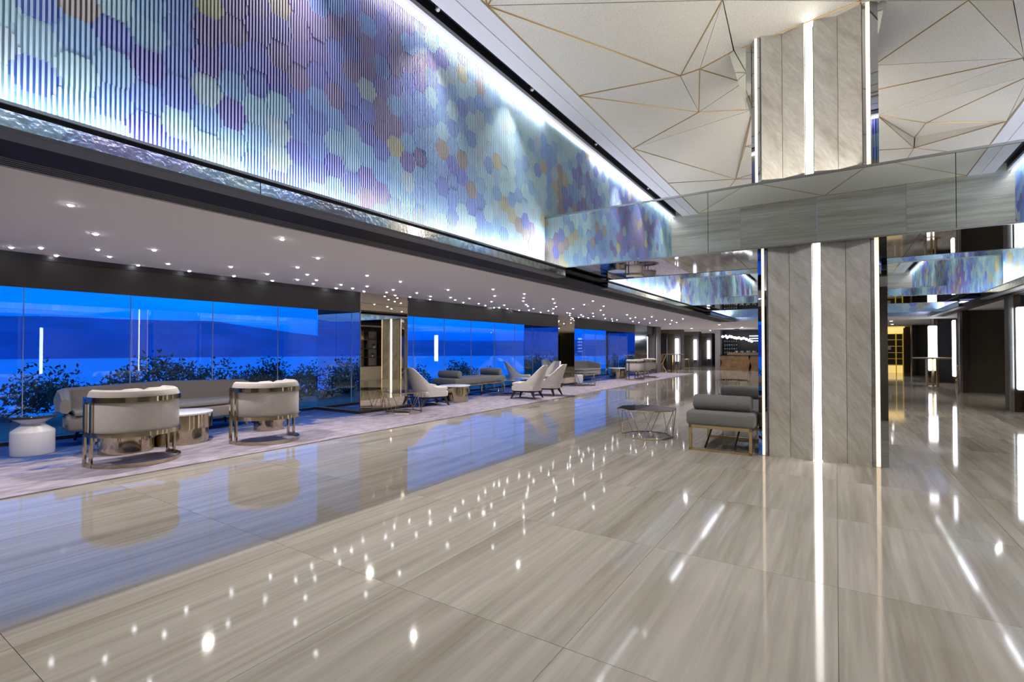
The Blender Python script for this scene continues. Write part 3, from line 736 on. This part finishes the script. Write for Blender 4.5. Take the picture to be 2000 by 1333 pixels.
# ---- daybed: length along local Y, starts at y=0
def daybed(w=.80, ln=2.3):
    t = empty('daybed')
    MB().box(-w/2, w/2, 0, ln, .325, .50).build('mattress', 'grey_fabric', t, bevel=.04, smooth=True, seg=3)
    for y_ in (.14, ln-.30):
        mb = MB(); pr_ = []
        for x, r_ in ((-w/2+.05, .0), (-w/2+.05, .07), (-w/2+.065, .093), (-w/2+.09, .10), (w/2-.09, .10), (w/2-.065, .093), (w/2-.05, .07), (w/2-.05, 0)): pr_.append((x, max(r_, .002)))
        n_ = 24; vs = [(x, y_+.10+r_*cos(2*pi*k_/n_), .597+r_*sin(2*pi*k_/n_)) for x, r_ in pr_ for k_ in range(n_)]
        fs = [(j*n_+i, j*n_+(i+1) % n_, (j+1)*n_+(i+1) % n_, (j+1)*n_+i) for j in range(len(pr_)-1) for i in range(n_)]
        mb.add(vs, fs).build('bolster', 'grey_fabric', t, smooth=True)
    fr_ = MB()
    for (x0, x1, y0, y1) in ((-w/2+.03, w/2-.03, .03, .065), (-w/2+.03, w/2-.03, ln-.065, ln-.03), (-w/2+.03, -w/2+.065, .03, ln-.03), (w/2-.065, w/2-.03, .03, ln-.03)):
        fr_.box(x0, x1, y0, y1, .285, .325)
    fr_.build('top_frame', 'gold', t)
    for y_ in (.03, ln/2-.02, ln-.065):
        for sx in (-1, 1):
            x = sx*(w/2-.048)
            MB().box(x-.018, x+.018, y_, y_+.035, 0, .285).build('leg', 'gold', t)
        MB().box(-w/2+.03, w/2-.03, y_, y_+.035, 0, .03).build('floor_bar', 'gold', t)
    for x in (-.18, .16):
        MB().tube([(x, .05, .03), (x, .62, .29)], .013, 6).build('brace', 'gold', t)
        MB().tube([(x, ln-.05, .03), (x, ln-.62, .29)], .013, 6).build('brace', 'gold', t)
    return t
def pedestal():
    t = empty('pedestal_table')
    MB().lathe([(.20, 0), (.205, .01), (.205, .27), (.20, .285), (.115, .355), (.11, .375), (.19, .43), (.195, .44)], 48).build('pedestal', 'white_stone', t, smooth=True)
    MB().lathe([(.20, .44), (.21, .445), (.21, .462), (.205, .468)], 48).build('tabletop', 'dark_glass', t, smooth=True)
    MB().lathe([(.209, .438), (.214, .44), (.214, .452)], 48).build('rim', 'red_brown', t, smooth=True)
    return t

bc = barrel(); bu = []
g1 = 'barrel chairs in the window lounge'
place(bc, bu, (-6.75, 2.46, .012), R(8), 'greige barrel chair with gold rings closest to the white pedestal table, seen from behind', 'armchair', g1)
place(bc, bu, (-6.70, 4.00, .012), R(2), 'greige barrel chair with gold rings at the right end of the long taupe sofa', 'armchair', g1)
place(bc, bu, (-6.92, 19.75, .012), R(-5), 'barrel chair nearer the drum table in the far pair beside the grey pillar', 'armchair', g1)
place(bc, bu, (-6.95, 21.45, .012), R(5), 'barrel chair farther back in the distant pair, just before the grey pillar', 'armchair', g1)
sf = sofa(2.72); so = []
place(sf, so, (-8.62, 3.56, .012), 0, 'long taupe curved sofa by the window behind two barrel chairs', 'sofa', 'curved sofas along the window')
place(sf, so, (-8.62, 18.3, .012), 0, 'distant taupe curved sofa beyond the second gold mirrored pillar', 'sofa', 'curved sofas along the window')
dt = drum(); du_ = []
g2 = 'gold drum tables in the lounge'
place(dt, du_, (-7.55, 3.26, .012), 0, 'gold drum table with white top between the two near barrel chairs', 'coffee table', g2, .98)
place(dt, du_, (-7.45, 2.62, .012), 0, 'low gold drum table seen through the legs of the nearest barrel chair', 'coffee table', g2, .80)
place(dt, du_, (-7.72, 9.35, .012), 0, 'gold drum table with white top beside the cream lounge chairs and daybed', 'coffee table', g2, .92)
place(dt, du_, (-7.75, 20.2, .012), 0, 'gold fluted-looking drum table beside the far barrel chairs', 'coffee table', g2, 1.05)
place(dt, du_, (-7.55, 4.55, .012), 0, 'small low white-topped table glimpsed under the second barrel chair', 'coffee table', g2, .62)
place(dt, du_, (-7.95, 13.25, .012), 0, 'white-topped drum table between the lounge chairs at the window', 'coffee table', g2, .85)
pd = pedestal(); pu = []
place(pd, pu, (-8.22, 1.93, .012), 0, 'white turned pedestal table with dark round top at the left edge', 'side table', 'white pedestal tables')
place(pd, pu, (-8.0, 16.75, .012), 0, 'distant white pedestal table behind the wire table near the second gold pillar', 'side table', 'white pedestal tables')
lc = lounge(); lu = []
g3 = 'cream lounge chairs in the middle lounge'
place(lc, lu, (-7.72, 8.42, .012), R(-20), 'cream lounge chair beside the gold drum table, nearest the gold pillar', 'lounge chair', g3)
place(lc, lu, (-8.42, 8.85, .012), R(-25), 'cream lounge chair half hidden behind the one nearest the gold pillar', 'lounge chair', g3)
place(lc, lu, (-6.62, 10.98, .012), R(98), 'cream lounge chair with dark legs, nearer of two with backs to the aisle', 'lounge chair', g3)
place(lc, lu, (-6.60, 12.0, .012), R(96), 'cream lounge chair with dark legs, farther of two with backs to the aisle', 'lounge chair', g3)
place(lc, lu, (-8.70, 13.85, .012), R(-60), 'cream lounge chair standing against the blue glass facing the aisle', 'lounge chair', g3)
place(lc, lu, (-7.85, 14.35, .012), R(175), 'cream lounge chair facing the camera behind the pair on the aisle', 'lounge chair', g3)
wt = wire(); wu = []
g4 = 'octagonal wire tables'
place(wt, wu, (-2.36, 7.30, 0), R(8), 'octagonal gold wire table with dark glass top on bare marble beside the daybed', 'coffee table', g4)
place(wt, wu, (-7.28, 7.22, .012), R(15), 'octagonal wire table in front of the gold mirrored pillar', 'coffee table', g4, 1.02)
place(wt, wu, (-7.55, 11.6, .012), R(20), 'octagonal wire table between the window daybed and cream lounge chairs', 'coffee table', g4, 1.02)
place(wt, wu, (-7.25, 15.75, .012), R(5), 'octagonal wire table in front of the second, farther gold pillar', 'coffee table', g4)
place(wt, wu, (-2.42, 15.0, 0), R(12), 'distant dark-topped octagonal table on the marble beyond the daybeds', 'coffee table', g4)
db = daybed(); dbu = []
g5 = 'grey daybeds with bolsters'
place(db, dbu, (-1.22, 6.57, 0), 0, 'grey daybed with two bolsters on gold legs beside the stone column', 'daybed', g5)
place(db, dbu, (-8.50, 9.85, .012), 0, 'grey daybed with two bolsters standing against the window glass', 'daybed', g5)

# ---- high tables, stools, gold console
def high_table(w=1.1, z=.98):
    t = empty('high_table')
    MB().lathe([(w/2-.05, z-.045), (w/2, z-.01), (w/2, z)], 40).build('tabletop', 'table_wood', t, smooth=True)
    for a in range(3):
        th = a*2*pi/3+.5
        MB().box(.16*cos(th)-.03, .16*cos(th)+.03, .16*sin(th)-.03, .16*sin(th)+.03, .02, z-.045, rz=th).build('leg', 'gold', t)
    MB().lathe([(.26, 0), (.26, .02)], 24).build('base', 'gold', t, smooth=True)
    return t
ht = high_table(); hu = []
place(ht, hu, (2.72, 21.8, 0), 0, 'wood-topped high table with gold legs in front of a glowing alcove lamp', 'high table', 'high tables')
place(ht, hu, (-7.25, 27.0, 0), 0, 'distant high table with gold legs at the end of the lounge carpet', 'high table', 'high tables')
place(ht, hu, (-1.2, 18.0, 0), 0, 'high table behind the column, seen in the gold mirrored pillar', 'high table', 'high tables', .9)
def stool():
    t = empty('bar_stool')
    MB().lathe([(.15, .66), (.16, .67), (.16, .70), (.14, .715)], 20).build('seat', 'gold', t, smooth=True)
    for a in range(4):
        th = pi/4+a*pi/2
        MB().tube([(.12*cos(th), .12*sin(th), .66), (.19*cos(th), .19*sin(th), 0)], .011, 6).build('leg', 'gold', t)
    MB().tube([(.165*cos(2*pi*i/16), .165*sin(2*pi*i/16), .2) for i in range(16)], .009, 6, True).build('footrest', 'gold', t)
    return t
st = stool(); stu = []
place(st, stu, (3.72, 23.6, 0), 0, 'thin gold bar stool beside the high table by the glowing alcove lamp', 'stool', 'bar stools')
place(st, stu, (3.60, 22.6, 0), 0, 'thin gold bar stool closest to the dark alcove panel', 'stool', 'bar stools')
place(st, stu, (-6.75, 27.6, 0), 0, 'gold bar stool by the distant high table at the lounge end', 'stool', 'bar stools')
gc = empty('gold_console', (-8.25, 28.1, 0)); tag(gc, 'sculptural gold console of intertwined rods by the far dark doors', 'console')
for k in range(14):
    a = random.random()*6.28
    MB().tube([(.28*cos(a), .28*sin(a), 0), (.12*cos(a+2), .12*sin(a+2), .5), (.28*cos(a+2.6), .28*sin(a+2.6), .95)], .025, 6).build('rod', 'gold', gc, smooth=True)
MB().lathe([(.36, .95), (.36, .98)], 24).build('tabletop', 'gold', gc)

# ---------------------------------------------------------------- right side alcoves
gl6 = 'glowing wall lamps of the alcoves'
def wall_lamp(loc, w, h, rz, label, d=.10):
    t = empty('wall_lamp', loc, rz); tag(t, label, 'lamp')
    MB().box(-w/2, w/2, -d, 0, 0, h).build('diffuser', 'lamp_white', t, bevel=.025, smooth=True, seg=3)
    MB().box(-w/2+.02, w/2-.02, 0, .02, -.02, h+.02).build('back_plate', 'steel', t)
    MB().box(-w/2-.004, w/2+.004, -d*.7, 0, -.055, -.025).build('lower_bracket', 'champagne', t)
    return t
for i, (yy, x0) in enumerate(((4.6, 2.98), (9.3, 2.98), (14.0, 3.0), (19.2, 3.05), (24.2, 3.05), (30.4, 3.05))):
    pr2 = struct('pier', (x0, yy, 0)); inv = Matrix.Translation(-pr2.location)
    def P_(nm, m_, *c):
        o = box(nm, m_, *c); o.parent = pr2; o.matrix_parent_inverse = inv
    P_('cladding', 'red_brown', x0, x0+.15, yy+.10, yy+.55, 0, ZL)
    P_('edge_trim', 'steel', x0-.03, x0+.03, yy+.04, yy+.10, 0, ZL)
    P_('panel', 'dark_panel' if i % 2 else 'blue_black', x0+.16, 4.8, yy+.42, yy+.5, 0, ZL)
wall_lamp((3.2, 14.0, .46), .30, 1.66, 0, 'large glowing white wall lamp at the right edge of the hall')
wall_lamp((2.955, 19.42, .46), .16, 1.66, R(-90), 'slim glowing lamp on the pier edge right of the high table', .07)
wall_lamp((3.02, 24.14, .46), .26, 1.66, 0, 'glowing white lamp directly behind the high table')
wall_lamp((3.3, 5.2, .46), .20, 1.5, R(-90), 'glowing wall lamp on the nearest right pier, reflected in the window glass', .07)
wall_lamp((3.2, 9.26, .46), .28, 1.66, 0, 'glowing wall lamp on the second right-hand pier, just outside the view')
# bookshelf on the outer wall (seen in the gold pillar)
bs = empty('bookshelf', (4.55, 17.0, 0)); tag(bs, 'pale display shelving with dark boards, seen reflected in the gold mirrored pillar', 'shelf')
MB().box(.17, .2, -1.3, 1.3, 0, 2.2).build('back_panel', 'cream_fabric', bs)
for z in (.35, .8, 1.25, 1.7, 2.15): MB().box(-.15, .17, -1.3, 1.3, z, z+.03).build('shelf', 'dark_wood', bs)
for y_ in (-1.3, -.45, .42, 1.27): MB().box(-.15, .17, y_, y_+.03, 0, 2.2).build('divider', 'dark_wood', bs)
MB().box(-.17, .17, -1.3, 1.3, .0, .34).build('drawer', 'cream_fabric', bs)
def plant(loc, label, cat='plant'):
    t = empty('potted_plant', loc); tag(t, label, cat, 'potted plants on the shelving')
    MB().lathe([(.05, 0), (.07, .10), (.066, .11)], 12).build('pot', 'white_stone', t, smooth=True); t.scale = (.9, .9, .9)
    mb = MB()
    for k in range(26):
        a = random.random()*6.28; b_ = random.random()*.9+.3; r_ = .12+random.random()*.08
        p = Vector((cos(a)*cos(b_), sin(a)*cos(b_), sin(b_)))*r_+Vector((0, 0, .12)); s = Vector((-sin(a), cos(a), 0))*.02
        mb.add([Vector((0, 0, .1)), p*.6+s+Vector((0, 0, .04)), p, p*.6-s+Vector((0, 0, .04))], [(0, 1, 2, 3)])
    mb.build('leaves', 'indoor_leaf', t); return t
PLL = ['leafy plant in a white pot on the upper shelf, nearest the camera end', 'leafy plant in a white pot in the middle of the lower display shelf', 'leafy plant in a white pot on the upper shelf, far end',
 'leafy plant in a white pot in the middle of the upper display shelf', 'leafy plant in a white pot on the lower shelf, far end']
for i, (y_, z) in enumerate(((-.9, 1.28), (0, .83), (.9, 1.28), (-.1, 1.28), (.8, .83))):
    plant((4.5, 17+y_, z), PLL[i])

# ---------------------------------------------------------------- far end: left piers, doors, bar
for i, yy in enumerate((25.2, 30.0, 34.6, 38.8)):
    pr2 = struct('pier', (-7.7, yy, 0)); inv = Matrix.Translation(-pr2.location)
    def P_(nm, m_, *c):
        o = box(nm, m_, *c); o.parent = pr2; o.matrix_parent_inverse = inv
    P_('cladding', 'pier_grey', -8.1, -7.70, yy+.3, yy+1.0, 0, ZL)
    P_('panel', 'dark_panel', -9.2, -8.1, yy+.3, yy+.5, 0, ZL)
    P_('header', 'tan_wood', -9.2, -8.1, yy+.22, yy+.3, 2.15, ZL)
    P_('edge_trim', 'steel', -7.72, -7.69, yy+.26, yy+.3, 0, ZL)
    if i: wall_lamp((-7.93, yy+.28, .5), .17, 1.36, 0, ['', 'glowing lamp on the first far left pier behind the distant high table', 'glowing lamp on the middle far left pier left of the bar', 'small glowing lamp on the last pier nearest the bar wall'][i])
    if i: wall_lamp((-9.1, yy-1.6, .5), .16, 1.3, R(90), ['', 'dim far lamp behind the gold console', 'dim far lamp between the first two left piers', 'dim far lamp between the last two left piers'][i], .05)
wall_lamp((-7.95, 24.62, .5), .14, 1.36, 0, 'slim vertical lamp on the grey pillar behind the far barrel chairs')
dr = struct('door_1', (-8.6, 29.0, 0))
for x, hx in ((-.42, -.06), (.02, .06)):
    lf = MB().box(x, x+.40, 0, .05, 0, 2.15).build('leaf', 'blue_black', dr)
    MB().box(hx-.012, hx+.012, -.05, 0, .5, 1.9).build('handle', 'gold', lf)
box('wall_lobby_back', 'blue_black', -9.2, -5.9, 41.5, 41.6, 0, ZL, kind='structure')
box('wall_end', 'blue_black', -9.3, 5, 43.5, 43.6, 0, ZL, kind='structure')
box('wall_lobby_side', 'dark_panel', -6.05, -5.95, 33.4, 41.5, 0, ZL, kind='structure')
box('wall_bar_side', 'white_gloss', -6.25, -5.95, 32.6, 33.4, 0, ZL, kind='structure')
box('wall_far', 'blue_black', -5.95, 1.7, 33.3, 33.4, 0, ZL, kind='structure')
bar = empty('bar_counter', (-4.3, 32.0, 0)); tag(bar, 'wooden bar counter of stacked wavy planks at the far end', 'counter')
for j in range(8):
    for (x0, x1) in ((-1.5, .05), (.12, 2.2)):
        w = .05*sin(j*.9+x0)
        MB().box(x0+w, x1+w*.5, -.05+w*.5, .5, j*.105+.002, j*.105+.100).build('plank', 'bar_wood', bar)
MB().box(-1.55, 2.3, -.12, .55, .84, .88).build('worktop', 'dark_glass', bar)
MB().box(-1.2, 1.4, .3, .5, .88, 1.02).build('riser', 'table_wood', bar)
cup = empty('cup'); cu = []
MB().lathe([(.03, 0), (.055, .05), (.062, .09)], 12).build('bowl', 'white_stone', cup, smooth=True)
MB().tube([(.055, 0, .075), (.09, 0, .06), (.055, 0, .03)], .007, 5).build('handle', 'white_stone', cup)
for k in range(5): place(cup, cu, (-5.0+k*.32, 32.4, 1.02), 0, 'white cup on the wooden riser of the distant bar', 'cup', 'cups on the bar', 1.2)
sh = empty('back_bar_shelf', (-4.3, 33.1, 0)); tag(sh, 'dark back-bar shelving with lit boards behind the far counter', 'shelf')
MB().box(-1.6, 2.4, .12, .16, 0, 2.3).build('back_panel', 'blue_black', sh)
for x0, x1 in ((-1.5, -.75), (.95, 1.75)):
    for z in (.95, 1.18, 1.41, 1.64, 1.87):
        MB().box(x0, x1, -.12, .12, z, z+.02).build('shelf', 'chrome', sh)
        if x0 > 0: MB().box(x0+.04, x1-.04, .10, .118, z+.04, z+.15).build('backlight', 'backlight', sh)
for z in (1.70, 1.85, 2.0): MB().box(-.1, .85, .09, .118, z, z+.05).build('backlight', 'backlight', sh)
bo = empty('bottle'); bou = []
MB().lathe([(.033, 0), (.036, .01), (.036, .12), (.014, .155), (.013, .19)], 10).build('body', 'bottle_glass', bo, smooth=True)
MB().lathe([(.037, .035), (.037, .085)], 10).build('bottle_label', 'paper', bo)
for (x0, x1) in ((-5.75, -5.1), (-3.3, -2.6)):
    for z in (.97, 1.2, 1.43, 1.66):
        for k in range(6): place(bo, bou, (x0+(x1-x0)*k/5, 33.05, z), 0, 'small bottle standing on the back-bar shelves', 'bottle', 'bottles on the back bar')
for k in range(8): place(bo, bou, (-4.85+k*.17, 32.90, 1.02), 0, 'bottle in the row standing behind the cups on the bar', 'bottle', 'bottles behind the cups')
bxs = empty('bottle_stand', (-4.3, 32.95, 0)); tag(bxs, 'low dark stand under the bottle row behind the bar', 'stand')
MB().box(-.6, .8, -.12, .0, 0, 1.0).build('body', 'dark_wood', bxs); MB().box(-.62, .82, -.14, .02, 1.0, 1.02).build('top', 'steel', bxs)
ch = empty('chandelier', (-4.75, 31.0, ZL)); tag(ch, 'cluster of bright white globe bulbs hanging over the bar', 'chandelier')
MB().lathe([(.12, 0), (.12, -.03)], 16).build('ceiling_plate', 'black', ch)
for k in range(13):
    x, y_, z = (k/12-.5)*1.5, random.uniform(-.2, .2), -.30-.32*k/12-random.random()*.15
    MB().tube([(x*.3, 0, -.02), (x, y_, z)], .004, 4).build('cable', 'black', ch)
    MB().lathe([(.01, z+.07), (.05, z+.05), (.075, z), (.05, z-.05), (.01, z-.07)], 12, (x, y_)).build('bulb', 'bulb', ch, smooth=True)
# right far door with yellow frame
box('wall_far_right', 'red_brown', 2.98, 4.8, 33.0, 33.1, 0, ZL, kind='structure')
box('trim_22', 'yellow_lit', 1.7, 2.95, 32.2, 33.0, 2.33, 2.39, kind='structure')
dr = struct('door_2', (2.3, 33.0, 0))
MB().box(-.6, .66, .1, .12, 0, 2.3).build('dark_beyond', 'blue_black', dr)
MB().box(-.6, .66, -.02, .02, 2.05, 2.33).build('transom', 'yellow_lit', dr)
for x in (-.6, -.13, .33, .62): MB().box(x, x+.045, -.03, .03, 0, 2.08).build('stile', 'yellow_paint_glow', dr)
for z in (.4, .72, 1.04, 1.38, 1.72, 2.03): MB().box(-.6, .66, -.02, .02, z, z+.025).build('rail', 'yellow_paint_glow', dr)
MB().box(-.6, .66, .03, .04, .0, .38).build('kick_panel', 'yellow_lit', dr)
MB().box(-.2, .14, -.045, -.035, 1.2, 1.42).build('notice', 'paper', dr)
ws = empty('wet_floor_sign', (1.80, 28.5, 0)); tag(ws, 'yellow folding floor sign by the far yellow-framed door', 'sign')
for s_ in (-1, 1):
    MB().add([(-.16, .16*s_, 0), (.16, .16*s_, 0), (.10, .02*s_, .66), (-.10, .02*s_, .66), (-.16, .16*s_+.015, 0), (.16, .16*s_+.015, 0), (.10, .02*s_+.015, .66), (-.10, .02*s_+.015, .66)],
             [(0, 1, 2, 3), (7, 6, 5, 4), (0, 4, 5, 1), (3, 2, 6, 7), (0, 3, 7, 4), (1, 5, 6, 2)]).build('board', 'yellow_plastic', ws)
MB().tube([(-.08, 0, .66), (0, 0, .70), (.08, 0, .66)], .012, 6).build('handle', 'yellow_plastic', ws)
# recessed lights of the far ceiling
rl = empty('recessed_light'); ru = []
MB().lathe([(.05, 0), (.05, -.006), (.02, -.008)], 14).build('lens', 'star', rl); MB().lathe([(.075, 0), (.075, -.004), (.052, -.006)], 16).build('bezel', 'white_gloss', rl)
for x, yy in ((-4.6, 25), (-2.6, 25), (-4.2, 29), (-6.8, 29), (-6.6, 33), (1.9, 25.5), (2.2, 29)):
    place(rl, ru, (x, yy, ZL-.0005), 0, 'round recessed downlight in the low ceiling before the bar', 'ceiling light', 'recessed lights before the bar')

# ================================================================== OUTSIDE
box('terrace', 'terrace', -13.5, -9.26, -12, 30, -.3, -.02, kind='structure')
mb = MB(); NR = 160
def ridge(a, k): return noise2(a*3.1+k, k, 77)*.6+noise2(a*9+k, 2, 78)*.28+noise2(a*40+k, 5, 79)*.07
wt_ = MB().add([(-9.3-3000, -3000, -6), (-13.6, -3000, -6), (-13.6, 3000, -6), (-9.3-3000, 3000, -6)], [(0, 1, 2, 3)]).build('water', 'water'); wt_['kind'] = 'structure'
for li, (dist, hmax, a0, a1) in enumerate(((460, 44, 85, 290), (900, 52, 80, 290))):
    vs, fs = [], []
    for i in range(NR*2+1):
        a = R(a0+(a1-a0)*i/(NR*2)); dg_ = math.degrees(a); w_ = min(1, max(0, (dg_-138)/22)); w_ = w_*w_*(3-2*w_); h = hmax*(.16+.50*w_)*(.7+.55*ridge(a, li*5)) + 6
        for dd, hh in ((0, -6.5), (dist*.10, h*.55), (dist*.22, h), (dist*.5, -6.5)):
            vs.append(((dist+dd)*cos(a), (dist+dd)*sin(a), hh if hh < 0 else hh-3))
    for i in range(NR*2):
        for j in range(3): fs.append((i*4+j, (i+1)*4+j, (i+1)*4+j+1, i*4+j+1))
    h_ = MB().add(vs, fs).build('hills', 'hill'); h_['kind'] = 'structure'
def shrub_mesh(seed, n=2600, r=1.2, h=.9):
    rnd = random.Random(seed); mb = MB(); cl = [(rnd.gauss(0, .5)*r, rnd.gauss(0, .45)*r, rnd.uniform(-.4, .55)*h, rnd.uniform(.25, .5)) for _ in range(11)]
    for k in range(n):
        cx_, cy_, cz_, cr_ = rnd.choice(cl); d = Vector((rnd.gauss(0, 1), rnd.gauss(0, 1), rnd.gauss(0, .8))).normalized()*cr_*rnd.uniform(.4, 1.1)
        p = Vector((cx_, cy_, cz_))+d; a = Vector((rnd.gauss(0, 1), rnd.gauss(0, 1), rnd.gauss(0, 1))).normalized()*.05; b = a.cross(Vector((rnd.gauss(0, 1), rnd.gauss(0, 1), 1))).normalized()*.022
        mb.add([p-a, p+b, p+a, p-b], [(0, 1, 2, 3)])
    return mb.mesh('foliage', 'leaf'), cl
sm_ = [shrub_mesh(s) for s in (1, 2, 3)]
SHL = ['dark leafy shrub outside the glass behind the left arm of the long sofa', 'dark shrub outside the glass above the nearest barrel chair',
 'tall dark shrub outside between the two near barrel chairs', 'low dark shrub outside the glass just above the second barrel chair', 'dark leafy shrub outside the last pane before the first mirrored pillar',
 'dark shrub outside the first pane beyond the gold mirrored pillar', 'dark shrub outside the glass behind the window daybed', 'low shrub outside behind the lounge chair against the glass',
 'dark shrub outside at the far left edge, behind the white pedestal table', 'shrub outside the window, out of view left, reflected in the pillar mirror']
for i, (x, y_, z, s) in enumerate(((-12.6, 2.0, .05, 1.0), (-12.0, 3.6, .35, 1.0), (-12.4, 5.2, .45, .95), (-11.8, 7.3, .25, .8), (-12.3, 8.6, .35, 1.1), (-12.2, 10.4, .15, 1.0), (-13.0, 13.0, -.1, 1.0), (-13.2, 16.0, .1, 1.0), (-12.4, .2, -.4, 1.0), (-12.6, -3.2, -.4, 1.2))):
    me, cl = sm_[i % 3]; t = empty('shrub', (x, y_, z), i*1.3); t.scale = (s, s, s)
    tag(t, SHL[i], 'shrub', 'shrubs outside the windows')
    o = bpy.data.objects.new('foliage', me); COL.objects.link(o); o.parent = t
    mb = MB()
    for (a, b, c, r_) in cl[:6]: mb.tube([(0, 0, -z/s-.05), (a*.4, b*.4, c*.3-.2), (a, b, c)], .03, 5, r2=.008)
    mb.build('stem', 'bark', t)
